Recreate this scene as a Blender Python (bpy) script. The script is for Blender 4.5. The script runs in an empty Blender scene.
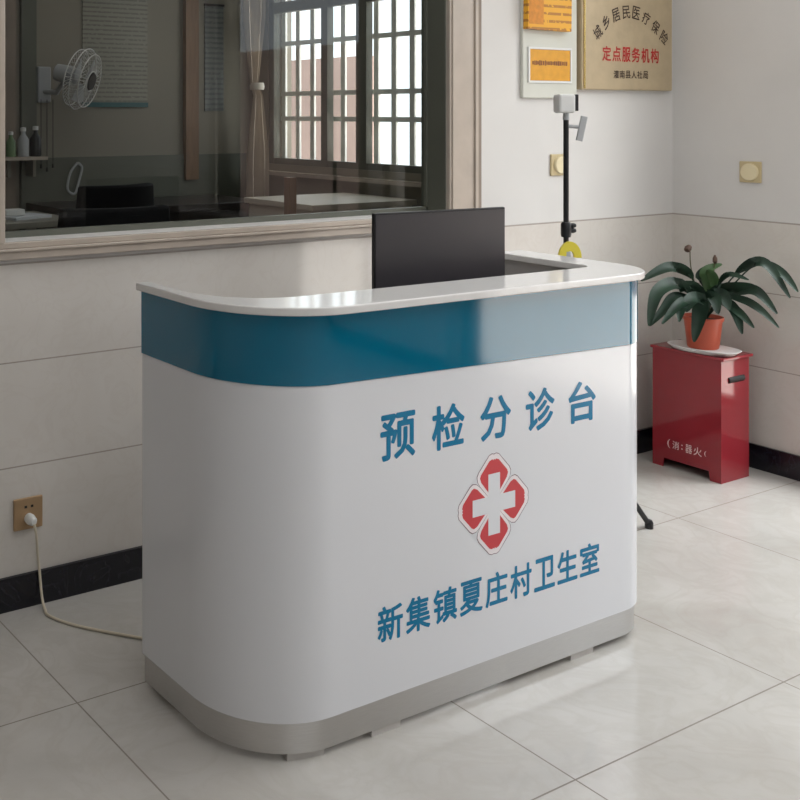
import bpy, bmesh, math, random
from mathutils import Vector, Matrix
random.seed(7)
C = bpy.context.scene.collection
PI = math.pi

# ------------------------------------------------------------------ camera data (metres, camera stands at x=0, y=0)
F, CX, CY, YAW, H = 1065.99, 123.889, 111.839, 0.517, 1.445
CO, SI = math.cos(YAW), math.sin(YAW)
YW, XR = 2.853, 4.368            # back wall plane, right wall plane
TX, TY, TS = 1.189, 2.322, 0.8   # floor tile grid
CEIL = 2.9
WT = 0.116                       # wall thickness at the office window

def at(u, v, d):
    """world point seen in direction (u, v) of the photograph at depth d"""
    r = (u - CX) / F; z = -(v - CY) / F
    return Vector(((CO * r + SI) * d, (-SI * r + CO) * d, H + z * d))

def aty(u, v, y):
    r = (u - CX) / F
    return at(u, v, y / (-SI * r + CO))

# ------------------------------------------------------------------ materials
def new_mat(name):
    m = bpy.data.materials.new(name); m.use_nodes = True
    nt = m.node_tree
    return m, nt, nt.nodes['Principled BSDF']

def srgb(r, g, b):
    f = lambda c: (c / 255 / 12.92) if c / 255 <= 0.04045 else ((c / 255 + 0.055) / 1.055) ** 2.4
    return (f(r), f(g), f(b), 1)

def mat(name, col, rough=0.5, metal=0.0, spec=0.5, noise=0.0, nscale=8.0, coat=0.0, bump=0.0, aniso=None):
    m, nt, b = new_mat(name)
    b.inputs['Roughness'].default_value = rough
    b.inputs['Metallic'].default_value = metal
    b.inputs['Specular IOR Level'].default_value = spec
    b.inputs['Coat Weight'].default_value = coat
    b.inputs['Coat Roughness'].default_value = 0.05
    c = srgb(*col)
    tc = nt.nodes.new('ShaderNodeTexCoord')
    nz = nt.nodes.new('ShaderNodeTexNoise'); nz.inputs['Scale'].default_value = nscale; nz.inputs['Detail'].default_value = 4
    mp = nt.nodes.new('ShaderNodeMapping')
    if aniso: mp.inputs['Scale'].default_value = aniso
    nt.links.new(tc.outputs['Object'], mp.inputs['Vector'])
    nt.links.new(mp.outputs['Vector'], nz.inputs['Vector'])
    rp = nt.nodes.new('ShaderNodeMapRange')
    rp.inputs['From Min'].default_value = 0.3; rp.inputs['From Max'].default_value = 0.7
    rp.inputs['To Min'].default_value = 1 - noise; rp.inputs['To Max'].default_value = 1 + noise
    nt.links.new(nz.outputs['Fac'], rp.inputs['Value'])
    mx = nt.nodes.new('ShaderNodeVectorMath'); mx.operation = 'SCALE'
    mx.inputs[0].default_value = c[:3]
    nt.links.new(rp.outputs['Result'], mx.inputs['Scale'])
    nt.links.new(mx.outputs['Vector'], b.inputs['Base Color'])
    if bump:
        bp = nt.nodes.new('ShaderNodeBump'); bp.inputs['Strength'].default_value = bump; bp.inputs['Distance'].default_value = 0.002
        nt.links.new(nz.outputs['Fac'], bp.inputs['Height']); nt.links.new(bp.outputs['Normal'], b.inputs['Normal'])
    return m

def math_node(nt, op, a, b=None, c=None):
    n = nt.nodes.new('ShaderNodeMath'); n.operation = op
    for i, v in enumerate((a, b, c)):
        if v is None: continue
        if hasattr(v, 'links'): nt.links.new(v, n.inputs[i])
        else: n.inputs[i].default_value = v
    return n.outputs[0]

def mix_col(nt, fac, a, b):
    n = nt.nodes.new('ShaderNodeMix'); n.data_type = 'RGBA'
    if hasattr(fac, 'links'): nt.links.new(fac, n.inputs[0])
    else: n.inputs[0].default_value = fac
    for i, v in ((6, a), (7, b)):
        if hasattr(v, 'links'): nt.links.new(v, n.inputs[i])
        else: n.inputs[i].default_value = v
    return n.outputs[2]

def pos_axes(nt):
    g = nt.nodes.new('ShaderNodeNewGeometry'); s = nt.nodes.new('ShaderNodeSeparateXYZ')
    nt.links.new(g.outputs['Position'], s.inputs[0])
    return g.outputs['Position'], s.outputs[0], s.outputs[1], s.outputs[2]

def line_mask(nt, coord, origin, period, width):
    """1 within width/2 of origin + k*period"""
    t = math_node(nt, 'SUBTRACT', coord, origin - period / 2)
    t = math_node(nt, 'DIVIDE', t, period)
    t = math_node(nt, 'FRACT', t)
    t = math_node(nt, 'SUBTRACT', t, 0.5)
    t = math_node(nt, 'ABSOLUTE', t)
    return math_node(nt, 'LESS_THAN', t, width / 2 / period)

def noise(nt, vec, scale, detail=5, dist=0.0, rough=0.55):
    n = nt.nodes.new('ShaderNodeTexNoise'); n.inputs['Scale'].default_value = scale
    n.inputs['Detail'].default_value = detail; n.inputs['Distortion'].default_value = dist
    n.inputs['Roughness'].default_value = rough
    nt.links.new(vec, n.inputs['Vector']); return n.outputs['Fac']

def ramp(nt, fac, a, b, lo=0.0, hi=1.0):
    n = nt.nodes.new('ShaderNodeMapRange'); nt.links.new(fac, n.inputs['Value'])
    n.inputs['From Min'].default_value = a; n.inputs['From Max'].default_value = b
    n.inputs['To Min'].default_value = lo; n.inputs['To Max'].default_value = hi
    return n.outputs['Result']

def floor_mat():
    m, nt, b = new_mat('polished_tile_floor')
    P, x, y, z = pos_axes(nt)
    n1 = noise(nt, P, 1.6, 6, 1.2); n2 = noise(nt, P, 5.0, 6, 2.0)
    col = mix_col(nt, ramp(nt, n1, 0.35, 0.65), srgb(196, 193, 188), srgb(182, 178, 172))
    vein = ramp(nt, math_node(nt, 'ABSOLUTE', math_node(nt, 'SUBTRACT', n2, 0.5)), 0.0, 0.09, 0.12, 0.0)
    col = mix_col(nt, vein, col, srgb(158, 146, 130))
    gx = line_mask(nt, x, TX, TS, 0.004); gy = line_mask(nt, y, TY, TS, 0.004)
    g = math_node(nt, 'MAXIMUM', gx, gy)
    col = mix_col(nt, math_node(nt, 'MULTIPLY', g, 0.8), col, srgb(104, 94, 82))
    nt.links.new(col, b.inputs['Base Color'])
    nt.links.new(ramp(nt, g, 0, 1, 0.13, 0.6), b.inputs['Roughness'])
    b.inputs['Specular IOR Level'].default_value = 0.5
    return m

def wall_mat(dado=True):
    m, nt, b = new_mat('cream_tile_and_white_paint' if dado else 'white_paint')
    P, x, y, z = pos_axes(nt)
    n1 = noise(nt, P, 2.2, 6, 0.8); n2 = noise(nt, P, 7, 6, 1.5)
    tile = mix_col(nt, ramp(nt, n1, 0.3, 0.7), srgb(213, 208, 202), srgb(206, 200, 193))
    vein = ramp(nt, math_node(nt, 'ABSOLUTE', math_node(nt, 'SUBTRACT', n2, 0.5)), 0.0, 0.04, 0.08, 0.0)
    tile = mix_col(nt, vein, tile, srgb(176, 160, 145))
    paint = mix_col(nt, ramp(nt, n1, 0.3, 0.7), srgb(214, 211, 208), srgb(208, 205, 202))
    if dado:
        def near(h, w):
            return math_node(nt, 'LESS_THAN', math_node(nt, 'ABSOLUTE', math_node(nt, 'SUBTRACT', z, h)), w / 2)
        up = math_node(nt, 'GREATER_THAN', z, 1.003)
        col = mix_col(nt, up, tile, paint)
        j = math_node(nt, 'MAXIMUM', near(0.716, 0.004), near(0.411, 0.004))
        j = math_node(nt, 'MAXIMUM', j, near(1.003, 0.006))
        col = mix_col(nt, math_node(nt, 'MULTIPLY', j, 0.6), col, srgb(122, 108, 96))
        nt.links.new(ramp(nt, up, 0, 1, 0.12, 0.6), b.inputs['Roughness'])
    else:
        col = paint; b.inputs['Roughness'].default_value = 0.6
    nt.links.new(col, b.inputs['Base Color'])
    return m

def marble_black():
    m, nt, b = new_mat('black_marble')
    P, x, y, z = pos_axes(nt)
    n2 = noise(nt, P, 6, 6, 2.0)
    vein = ramp(nt, math_node(nt, 'ABSOLUTE', math_node(nt, 'SUBTRACT', n2, 0.5)), 0.0, 0.010, 0.2, 0.0)
    nt.links.new(mix_col(nt, vein, srgb(22, 22, 30), srgb(95, 92, 100)), b.inputs['Base Color'])
    b.inputs['Roughness'].default_value = 0.2
    return m

def glass_mat(name='window_glass', tint=(0.78, 0.8, 0.78), ior=1.5):
    m, nt, b = new_mat(name); nt.nodes.remove(b)
    out = nt.nodes['Material Output']
    tr = nt.nodes.new('ShaderNodeBsdfTransparent'); tr.inputs[0].default_value = (*tint, 1)
    gl = nt.nodes.new('ShaderNodeBsdfGlossy'); gl.inputs['Roughness'].default_value = 0.01
    fr = nt.nodes.new('ShaderNodeFresnel'); ge = nt.nodes.new('ShaderNodeNewGeometry')
    # the Fresnel node inverts the index on back faces: undo that, a thin pane mirrors alike from both sides
    nt.links.new(ramp(nt, ge.outputs['Backfacing'], 0, 1, ior, 1 / ior), fr.inputs['IOR'])
    mx = nt.nodes.new('ShaderNodeMixShader')
    nt.links.new(fr.outputs[0], mx.inputs[0]); nt.links.new(tr.outputs[0], mx.inputs[1]); nt.links.new(gl.outputs[0], mx.inputs[2])
    nt.links.new(mx.outputs[0], out.inputs[0])
    return m

def rows_mat(name, paper, ink, period, frac, x0=None):
    """printed sheet with illegible rows"""
    m, nt, b = new_mat(name)
    P, x, y, z = pos_axes(nt)
    row = line_mask(nt, z, 0.0, period, period * frac)
    nz = noise(nt, P, 55, 2); br = math_node(nt, 'GREATER_THAN', nz, 0.42)
    k = math_node(nt, 'MULTIPLY', row, br)
    nt.links.new(mix_col(nt, math_node(nt, 'MULTIPLY', k, 0.75), srgb(*paper), srgb(*ink)), b.inputs['Base Color'])
    b.inputs['Roughness'].default_value = 0.4
    return m

M = {}
M['floor'] = floor_mat(); M['wall'] = wall_mat(); M['paint'] = wall_mat(False)
M['black_marble'] = marble_black()
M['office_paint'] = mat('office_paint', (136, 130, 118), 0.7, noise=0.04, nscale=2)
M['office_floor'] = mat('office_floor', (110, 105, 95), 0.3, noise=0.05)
M['ceiling'] = mat('ceiling_paint', (225, 224, 220), 0.8, noise=0.02)
M['desk_white'] = mat('white_lacquer', (222, 223, 227), 0.16, noise=0.008, nscale=3)
M['stone_white'] = mat('white_stone', (226, 224, 222), 0.1, noise=0.015, nscale=60)
M['teal'] = mat('teal_acrylic', (0, 102, 132), 0.07, spec=0.6, noise=0.03, nscale=4)
M['teal_ink'] = mat('teal_vinyl', (0, 116, 158), 0.12, spec=0.28, noise=0.03)
M['steel'] = mat('brushed_steel', (194, 192, 190), 0.28, metal=1.0, noise=0.05, nscale=30, aniso=(1, 1, 40))
M['grey_board'] = mat('grey_board', (168, 164, 162), 0.5, noise=0.02)
M['rubber'] = mat('grey_rubber', (190, 186, 182), 0.6, noise=0.03)
M['red_ink'] = mat('red_vinyl', (200, 48, 56), 0.35, noise=0.03)
M['white_ink'] = mat('white_vinyl', (236, 228, 230), 0.4, noise=0.01)
M['grey_ink'] = mat('grey_vinyl', (120, 96, 104), 0.4, noise=0.02)
M['black_plastic'] = mat('black_plastic', (20, 20, 23), 0.35, noise=0.05)
M['screen'] = mat('dark_screen', (50, 47, 52), 0.34, spec=0.8, noise=0.02)
M['trim_stone'] = mat('beige_stone_trim', (186, 174, 162), 0.25, noise=0.05, nscale=14)
M['reveal'] = mat('shaded_olive_grey', (96, 98, 88), 0.45, noise=0.04)  # grey-green stone; shadow in the office window reveal is put into this dark tone
M['alu'] = mat('aluminium', (150, 146, 136), 0.35, metal=0.6, noise=0.03)
M['glass'] = glass_mat()
M['clear'] = glass_mat('clear_glass', (0.95, 0.96, 0.95), 1.4)
M['red_paint'] = mat('red_enamel', (142, 42, 50), 0.09, noise=0.05, nscale=5)
M['terracotta'] = mat('orange_plastic_pot', (190, 84, 58), 0.4, noise=0.04)
M['white_plastic'] = mat('white_plastic', (222, 222, 220), 0.4, noise=0.02)
M['ivory'] = mat('ivory_plastic', (222, 208, 172), 0.4, noise=0.03)
M['ivory_dark'] = mat('ivory_rim', (196, 178, 138), 0.45, noise=0.03)
M['gold_plate'] = mat('champagne_plate', (176, 146, 112), 0.35, metal=0.3, noise=0.03)
M['bronze'] = mat('satin_bronze', (186, 168, 138), 0.35, metal=0.3, noise=0.06, nscale=18)
M['gold'] = mat('polished_gold', (222, 196, 130), 0.2, metal=0.9, noise=0.03)
M['dark_ink'] = mat('dark_brown_ink', (64, 46, 30), 0.5, noise=0.05)
M['red_letter'] = mat('red_letter', (178, 36, 32), 0.5, noise=0.05)
M['board_grey'] = mat('pale_grey_board', (204, 204, 194), 0.45, noise=0.02)
M['card'] = rows_mat('yellow_card', (226, 164, 28), (150, 84, 20), 0.03, 0.35)
M['card2'] = mat('gold_card', (214, 152, 34), 0.4, noise=0.08, nscale=30)
M['brown_ink'] = mat('brown_ink', (122, 66, 22), 0.5, noise=0.2, nscale=120)
M['orange_ink'] = mat('orange_panel', (204, 130, 30), 0.5, noise=0.15, nscale=60)
M['cord'] = mat('cream_cord', (208, 198, 178), 0.5, noise=0.03)
M['yellow'] = mat('yellow_plastic', (226, 208, 70), 0.4, noise=0.03)
M['grey_plastic'] = mat('grey_plastic', (172, 174, 176), 0.4, noise=0.02)
M['soil'] = mat('potting_soil', (52, 40, 30), 0.9, noise=0.3, nscale=60)
M['leaf'] = mat('dark_leaf', (24, 46, 32), 0.5, spec=0.3, noise=0.4, nscale=14)
M['leaf_light'] = mat('light_leaf', (70, 100, 60), 0.4, noise=0.25, nscale=14)
M['stalk'] = mat('leaf_stalk', (86, 84, 56), 0.5, noise=0.1)
M['bud'] = mat('dry_bud', (88, 66, 54), 0.7, noise=0.2, nscale=60)
M['box_ink'] = mat('worn_white_paint', (226, 190, 190), 0.6, noise=0.25, nscale=150)
M['dark_hole'] = mat('dark_slot', (26, 22, 22), 0.6, noise=0.1)
M['poster_teal'] = mat('poster_teal', (40, 92, 96), 0.4, noise=0.03)
M['poster_paper'] = rows_mat('poster_paper', (144, 142, 130), (104, 100, 90), 0.028, 0.4)
M['poster_dark'] = rows_mat('grey_notice', (112, 116, 114), (78, 84, 84), 0.034, 0.45)
M['brown_wood'] = mat('brown_wood', (122, 92, 66), 0.5, noise=0.15, nscale=6, aniso=(8, 8, 1))
M['dark_wood'] = mat('dark_veneer', (36, 30, 28), 0.35, noise=0.12, nscale=6, aniso=(1, 8, 8))
M['black_fabric'] = mat('black_leatherette', (12, 12, 15), 0.75, spec=0.2, noise=0.1, nscale=30)
M['curtain'] = mat('pale_curtain', (190, 178, 162), 0.8, noise=0.05, nscale=10)
M['cabinet_white'] = mat('cabinet_white', (200, 194, 180), 0.4, noise=0.02)
M['bars'] = mat('grille_paint', (236, 236, 230), 0.5, noise=0.03)
M['paper'] = mat('paper', (196, 200, 206), 0.6, noise=0.04)
M['green_plastic'] = mat('green_bottle', (96, 124, 84), 0.3, noise=0.05)
M['pavement'] = mat('concrete_pavement', (180, 174, 166), 0.8, noise=0.08)
M['render_wall'] = mat('pink_grey_render', (132, 112, 104), 0.8, noise=0.1, nscale=3)
M['beige_door'] = mat('beige_frame', (140, 126, 114), 0.5, noise=0.05)

# ------------------------------------------------------------------ object helpers
def tag(o, label=None, cat=None, group=None, kind=None):
    if label: o['label'] = label
    if cat: o['category'] = cat
    if group: o['group'] = group
    if kind: o['kind'] = kind
    return o

def thing(name, label, cat, loc=(0, 0, 0), rz=0.0, group=None):
    o = bpy.data.objects.new(name, None); C.objects.link(o)
    o.empty_display_size = 0.05
    o.location = loc; o.rotation_euler = (0, 0, rz)
    return tag(o, label, cat, group)

def obj(name, bm, m, parent=None, smooth=False, bevel=0.0, seg=2, loc=None, rot=None):
    """link bm as one mesh object; coordinates are local to the parent"""
    bmesh.ops.recalc_face_normals(bm, faces=bm.faces)
    me = bpy.data.meshes.new(name); bm.to_mesh(me); bm.free()
    for mm in (m if isinstance(m, (list, tuple)) else [m]): me.materials.append(mm)
    o = bpy.data.objects.new(name, me); C.objects.link(o)
    if smooth:
        for p in me.polygons: p.use_smooth = True
        try: me.set_sharp_from_angle(angle=math.radians(40))
        except Exception: pass
    if bevel:
        b = o.modifiers.new('bevel', 'BEVEL'); b.width = bevel; b.segments = seg; b.limit_method = 'ANGLE'; b.angle_limit = math.radians(35)
    if parent: o.parent = parent
    if loc: o.location = loc
    if rot: o.rotation_euler = rot
    return o

def struct(name, bm, m, parent=None, **k):
    o = obj(name, bm, m, parent, **k)
    if parent is None: o['kind'] = 'structure'
    return o

def nb(): return bmesh.new()

def box(bm, x0, x1, y0, y1, z0, z1, mi=0, mtx=None):
    vs = [bm.verts.new(Vector(p) if mtx is None else mtx @ Vector(p)) for p in
          [(x0, y0, z0), (x1, y0, z0), (x1, y1, z0), (x0, y1, z0), (x0, y0, z1), (x1, y0, z1), (x1, y1, z1), (x0, y1, z1)]]
    for f in [(0, 3, 2, 1), (4, 5, 6, 7), (0, 1, 5, 4), (1, 2, 6, 5), (2, 3, 7, 6), (3, 0, 4, 7)]:
        fc = bm.faces.new([vs[i] for i in f]); fc.material_index = mi
    return bm

def bx(*a, **k): return box(nb(), *a, **k)

def prism(bm, pts, z0, z1, mi=0):
    """extrude a plan polygon"""
    a = [bm.verts.new((x, y, z0)) for x, y in pts]; b = [bm.verts.new((x, y, z1)) for x, y in pts]
    n = len(pts)
    for i in range(n):
        f = bm.faces.new((a[i], a[(i + 1) % n], b[(i + 1) % n], b[i])); f.material_index = mi
    f1 = bm.faces.new(a[::-1]); f2 = bm.faces.new(b)
    f1.material_index = f2.material_index = mi
    return bm

def band(bm, outer, inner, z0, z1):
    """closed strip between two open plan paths with equal point counts"""
    n = len(outer)
    V = [[bm.verts.new((x, y, z)) for x, y in p] for p in (outer, inner) for z in (z0, z1)]
    o0, o1, i0, i1 = V
    for k in range(n - 1):
        bm.faces.new((o0[k], o0[k + 1], o1[k + 1], o1[k])); bm.faces.new((i0[k + 1], i0[k], i1[k], i1[k + 1]))
        bm.faces.new((o1[k], o1[k + 1], i1[k + 1], i1[k])); bm.faces.new((o0[k + 1], o0[k], i0[k], i0[k + 1]))
    for k in (0, n - 1): bm.faces.new((o0[k], o1[k], i1[k], i0[k]))
    return bm

def tube(bm, pts, r, n=10, caps=True, r2=None):
    pts = [Vector(p) for p in pts]; rings = []
    up = None
    for i, p in enumerate(pts):
        t = (pts[min(i + 1, len(pts) - 1)] - pts[max(i - 1, 0)]).normalized()
        if up is None:
            up = Vector((0, 0, 1)) if abs(t.z) < 0.9 else Vector((1, 0, 0))
        a = (up - t * up.dot(t)).normalized(); b = t.cross(a); up = a
        rr = r if r2 is None else r + (r2 - r) * i / (len(pts) - 1)
        rings.append([bm.verts.new(p + a * (rr * math.cos(2 * PI * k / n)) + b * (rr * math.sin(2 * PI * k / n))) for k in range(n)])
    for A, B in zip(rings, rings[1:]):
        for k in range(n): bm.faces.new((A[k], A[(k + 1) % n], B[(k + 1) % n], B[k]))
    if caps: bm.faces.new(rings[0][::-1]); bm.faces.new(rings[-1])
    return bm

def lathe(bm, prof, n=32, mtx=None):
    rings = []
    for r, z in prof:
        if r < 1e-6: rings.append([bm.verts.new((0, 0, z))])
        else: rings.append([bm.verts.new((r * math.cos(2 * PI * k / n), r * math.sin(2 * PI * k / n), z)) for k in range(n)])
    for A, B in zip(rings, rings[1:]):
        for k in range(n):
            a = A[k % len(A)]; a2 = A[(k + 1) % len(A)]; b = B[k % len(B)]; b2 = B[(k + 1) % len(B)]
            f = []
            for v in (a, a2, b2, b):
                if v not in f: f.append(v)
            if len(f) > 2: bm.faces.new(f)
    if mtx is not None:
        vs = [v for R in rings for v in R]
        bmesh.ops.transform(bm, matrix=mtx, verts=vs)
    return bm

def bez(pts, n=12):
    """Catmull-Rom through points"""
    P = [Vector(p) for p in pts]; out = []
    for i in range(len(P) - 1):
        p0 = P[max(i - 1, 0)]; p1 = P[i]; p2 = P[i + 1]; p3 = P[min(i + 2, len(P) - 1)]
        for k in range(n):
            t = k / n
            out.append(0.5 * ((2 * p1) + (p2 - p0) * t + (2 * p0 - 5 * p1 + 4 * p2 - p3) * t * t + (3 * p1 - p0 - 3 * p2 + p3) * t ** 3))
    out.append(P[-1]); return out

# ------------------------------------------------------------------ lettering
def glyph(ch, bold=0.0, res=3):
    cu = bpy.data.curves.new('glyph', 'FONT'); cu.body = ch; cu.size = 1.0
    cu.offset = bold; cu.resolution_u = res; cu.fill_mode = 'FRONT'
    o = bpy.data.objects.new('glyph', cu); C.objects.link(o)
    dg = bpy.context.evaluated_depsgraph_get(); dg.update()
    me = bpy.data.meshes.new_from_object(o.evaluated_get(dg))
    V = [v.co.copy() for v in me.vertices]; Fc = [list(p.vertices) for p in me.polygons]
    bpy.data.objects.remove(o); bpy.data.curves.remove(cu); bpy.data.meshes.remove(me)
    return V, Fc

def put_glyph(bm, ch, cx, cz, w, h, ang=0.0, bold=0.0, fit=True):
    """draws one glyph in the local x/z plane (y = 0) centred at cx, cz"""
    V, Fc = glyph(ch, 0.0)
    if not V: return
    x0 = min(v.x for v in V); x1 = max(v.x for v in V); y0 = min(v.y for v in V); y1 = max(v.y for v in V)
    sx = w / max(x1 - x0, 1e-6); sy = h / max(y1 - y0, 1e-6)
    if not fit: sx = sy = min(sx, sy)
    c, s = math.cos(ang), math.sin(ang)
    kb = bold * 1.0
    sx *= 1 - 2 * kb; sy *= 1 - 2 * kb
    offs = [(0, 0)] + ([(kb * w * math.cos(PI * k / 4), kb * h * math.sin(PI * k / 4)) for k in range(8)] if bold else [])
    for n_, (dx, dz) in enumerate(offs):
        vs = []
        for v in V:
            x = (v.x - (x0 + x1) / 2) * sx + dx; z = (v.y - (y0 + y1) / 2) * sy + dz
            vs.append(bm.verts.new((cx + c * x - s * z, -0.00001 * n_, cz + s * x + c * z)))
        for f in Fc:
            try: bm.faces.new([vs[i] for i in f])
            except ValueError: pass

# ------------------------------------------------------------------ THE SETTING
X0, Y0 = -2.2, -3.4
DY0, DY1, DZ = -0.42, 1.08, 2.35            # bright doorway in the right wall
WX0, WX1, WZ0, WZ1 = 1.22, 3.0, 1.068, 2.45  # office window opening
OX0, OY1 = 0.6, 5.9                         # office room

struct('floor', bx(X0, XR, Y0, YW, -0.08, 0), M['floor'])
struct('ceiling', bx(X0, XR, Y0, YW, CEIL, CEIL + 0.1), M['ceiling'])
bm = nb()
YB = YW + WT
box(bm, X0, WX0, YW, YB, 0, CEIL); box(bm, WX1, XR, YW, YB, 0, CEIL)
box(bm, WX0, WX1, YW, YB, 0, WZ0); box(bm, WX0, WX1, YW, YB, WZ1, CEIL)
struct('wall_back', bm, M['wall'])
bm = nb()
EY0, EY1, EZ = 1.26, 2.315, 0.22
box(bm, XR, XR + 0.2, EY1, YB, 0, CEIL); box(bm, XR, XR + 0.2, DY1, EY0, 0, CEIL); box(bm, XR, XR + 0.2, EY0, EY1, 0, EZ); box(bm, XR, XR + 0.2, EY0, EY1, DZ, CEIL); box(bm, XR, XR + 0.2, Y0, DY0, 0, CEIL); box(bm, XR, XR + 0.2, DY0, DY1, DZ, CEIL)
struct('wall_right', bm, M['wall'])
struct('wall_left', bx(X0 - 0.1, X0, Y0, YB, 0, CEIL), M['wall'])
struct('wall_front', bx(X0 - 0.1, XR + 0.2, Y0 - 0.1, Y0, 0, CEIL), M['wall'])
struct('baseboard_back', bx(X0, XR, YW - 0.012, YW, 0, 0.097), M['black_marble'])
bm = nb(); box(bm, XR - 0.012, XR, DY1 + 0.1, YW - 0.012, 0, 0.097); box(bm, XR - 0.012, XR, Y0, DY0 - 0.1, 0, 0.097)
struct('baseboard_right', bm, M['black_marble'])

# doorway (frame of the bright entrance)
d1 = bpy.data.objects.new('door_1', None); C.objects.link(d1); d1['kind'] = 'structure'
bm = nb()
box(bm, XR - 0.02, XR + 0.2, DY0 - 0.08, DY0, 0, DZ + 0.08); box(bm, XR - 0.02, XR + 0.2, DY1, DY1 + 0.06, 0, DZ + 0.08)
box(bm, XR - 0.02, XR + 0.2, DY0, DY1, DZ, DZ + 0.08)
obj('door_frame', bm, M['alu'], d1)
w3 = bpy.data.objects.new('window_3', None); C.objects.link(w3); w3['kind'] = 'structure'
bm = nb()
box(bm, XR + 0.02, XR + 0.07, EY0, EY0 + 0.04, EZ, DZ); box(bm, XR + 0.10, XR + 0.15, EY1 - 0.02, EY1, EZ, DZ)
box(bm, XR + 0.02, XR + 0.07, EY0, EY1, EZ, EZ + 0.03); box(bm, XR + 0.02, XR + 0.07, EY0, EY1, DZ - 0.04, DZ)
obj('window_frame', bm, M['alu'], w3)
bm = nb()
v = [bm.verts.new(p) for p in [(XR + 0.045, EY0, EZ), (XR + 0.045, EY1, EZ), (XR + 0.045, EY1, DZ), (XR + 0.045, EY0, DZ)]]; bm.faces.new(v)
obj('window_pane', bm, M['clear'], w3)

# office window: frame, pane, stone casing
w1 = bpy.data.objects.new('window_1', None); C.objects.link(w1); w1['kind'] = 'structure'
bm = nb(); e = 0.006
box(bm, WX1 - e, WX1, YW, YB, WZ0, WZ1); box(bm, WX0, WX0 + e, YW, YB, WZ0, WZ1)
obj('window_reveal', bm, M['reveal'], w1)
bm = nb(); fy0, fy1 = YB - 0.03, YB - 0.005
box(bm, WX0, WX1, fy0, fy1, WZ0, WZ0 + 0.018)
box(bm, WX0 + e, WX0 + 0.018, fy0, fy1, WZ0, WZ1); box(bm, WX1 - 0.014, WX1 - e, fy0, fy1, WZ0, WZ1)
obj('window_frame', bm, M['reveal'], w1)
bm = nb()
v = [bm.verts.new(p) for p in [(WX0, YB - 0.018, WZ0), (WX1, YB - 0.018, WZ0), (WX1, YB - 0.018, WZ1), (WX0, YB - 0.018, WZ1)]]
bm.faces.new(v)
obj('window_pane', bm, M['glass'], w1)
# casing: stepped stone profile below and beside the opening
bm = nb()
box(bm, WX0 - 0.16, WX1 + 0.15, YW - 0.018, YW, 1.050, 1.067)
box(bm, WX0 - 0.16, WX1 + 0.15, YW - 0.034, YW, 1.042, 1.050)
box(bm, WX0 - 0.16, WX1 + 0.15, YW - 0.026, YW, 1.018, 1.042)
obj('window_sill', bm, M['trim_stone'], w1, bevel=0.002)
bm = nb()
for a, b_ in ((WX1, WX1 + 0.15), (WX0 - 0.16, WX0)):
    box(bm, a, b_, YW - 0.018, YW, 1.067, WZ1 + 0.15)
    box(bm, a + 0.01, a + 0.022, YW - 0.024, YW, 1.067, WZ1 + 0.15)
    box(bm, b_ - 0.022, b_ - 0.006, YW - 0.026, YW, 1.067, WZ1 + 0.15)
obj('window_casing', bm, M['trim_stone'], w1, bevel=0.002)
struct('trim_1', bx(WX1 + 0.151, WX1 + 0.178, YW - 0.008, YW, 1.006, CEIL), M['beige_door'])

# office room behind the pane
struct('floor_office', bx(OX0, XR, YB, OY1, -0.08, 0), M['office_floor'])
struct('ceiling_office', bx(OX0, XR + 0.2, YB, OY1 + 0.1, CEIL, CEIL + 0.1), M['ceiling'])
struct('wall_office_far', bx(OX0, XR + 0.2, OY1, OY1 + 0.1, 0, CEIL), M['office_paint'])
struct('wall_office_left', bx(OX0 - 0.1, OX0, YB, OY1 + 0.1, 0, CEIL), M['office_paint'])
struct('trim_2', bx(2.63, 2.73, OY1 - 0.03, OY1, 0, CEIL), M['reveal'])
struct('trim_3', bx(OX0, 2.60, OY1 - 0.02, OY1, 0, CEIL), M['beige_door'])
struct('trim_4', bx(3.80, 3.90, OY1 - 0.04, OY1, 1.0, CEIL), M['brown_wood'])
# office dado
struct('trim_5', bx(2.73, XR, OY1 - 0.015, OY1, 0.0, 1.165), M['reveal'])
PY0, PY1, PZ0, PZ1 = 4.27, 5.73, 1.10, 2.62
bm = nb()
box(bm, XR, XR + 0.2, YB, PY0, 0, CEIL); box(bm, XR, XR + 0.2, PY1, OY1, 0, CEIL)
box(bm, XR, XR + 0.2, PY0, PY1, 0, PZ0); box(bm, XR, XR + 0.2, PY0, PY1, PZ1, CEIL)
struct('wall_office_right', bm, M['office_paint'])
w2 = bpy.data.objects.new('window_2', None); C.objects.link(w2); w2['kind'] = 'structure'
bm = nb()
for y0_, y1_ in ((PY0, PY0 + 0.05), (PY1 - 0.05, PY1), (4.79, 4.88), (5.14, 5.20)): box(bm, XR + 0.01, XR + 0.06, y0_, y1_, PZ0, PZ1)
for z0_, z1_ in ((PZ0, PZ0 + 0.04), (2.10, 2.17), (PZ1 - 0.05, PZ1)): box(bm, XR + 0.012, XR + 0.058, PY0, PY1, z0_, z1_)
obj('window_frame', bm, M['reveal'], w2)
bm = nb()
v = [bm.verts.new(p) for p in [(XR + 0.03, PY0, PZ0), (XR + 0.03, PY1, PZ0), (XR + 0.03, PY1, PZ1), (XR + 0.03, PY0, PZ1)]]; bm.faces.new(v)
obj('window_pane', bm, M['clear'], w2)
bm = nb()
k = PY0 + 0.10
while k < PY1:
    box(bm, XR + 0.11, XR + 0.125, k - 0.02, k + 0.02, PZ0, PZ1); k += 0.148
for z_ in (1.40, 1.565, 1.90, 2.3): box(bm, XR + 0.108, XR + 0.127, PY0, PY1, z_ - 0.015, z_ + 0.015)
obj('window_grille', bm, M['bars'], w2)
obj('window_sill', bx(XR - 0.06, XR + 0.01, PY0 - 0.12, OY1 - 0.02, PZ0 - 0.07, PZ0 - 0.045), M['trim_stone'], w2)

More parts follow.
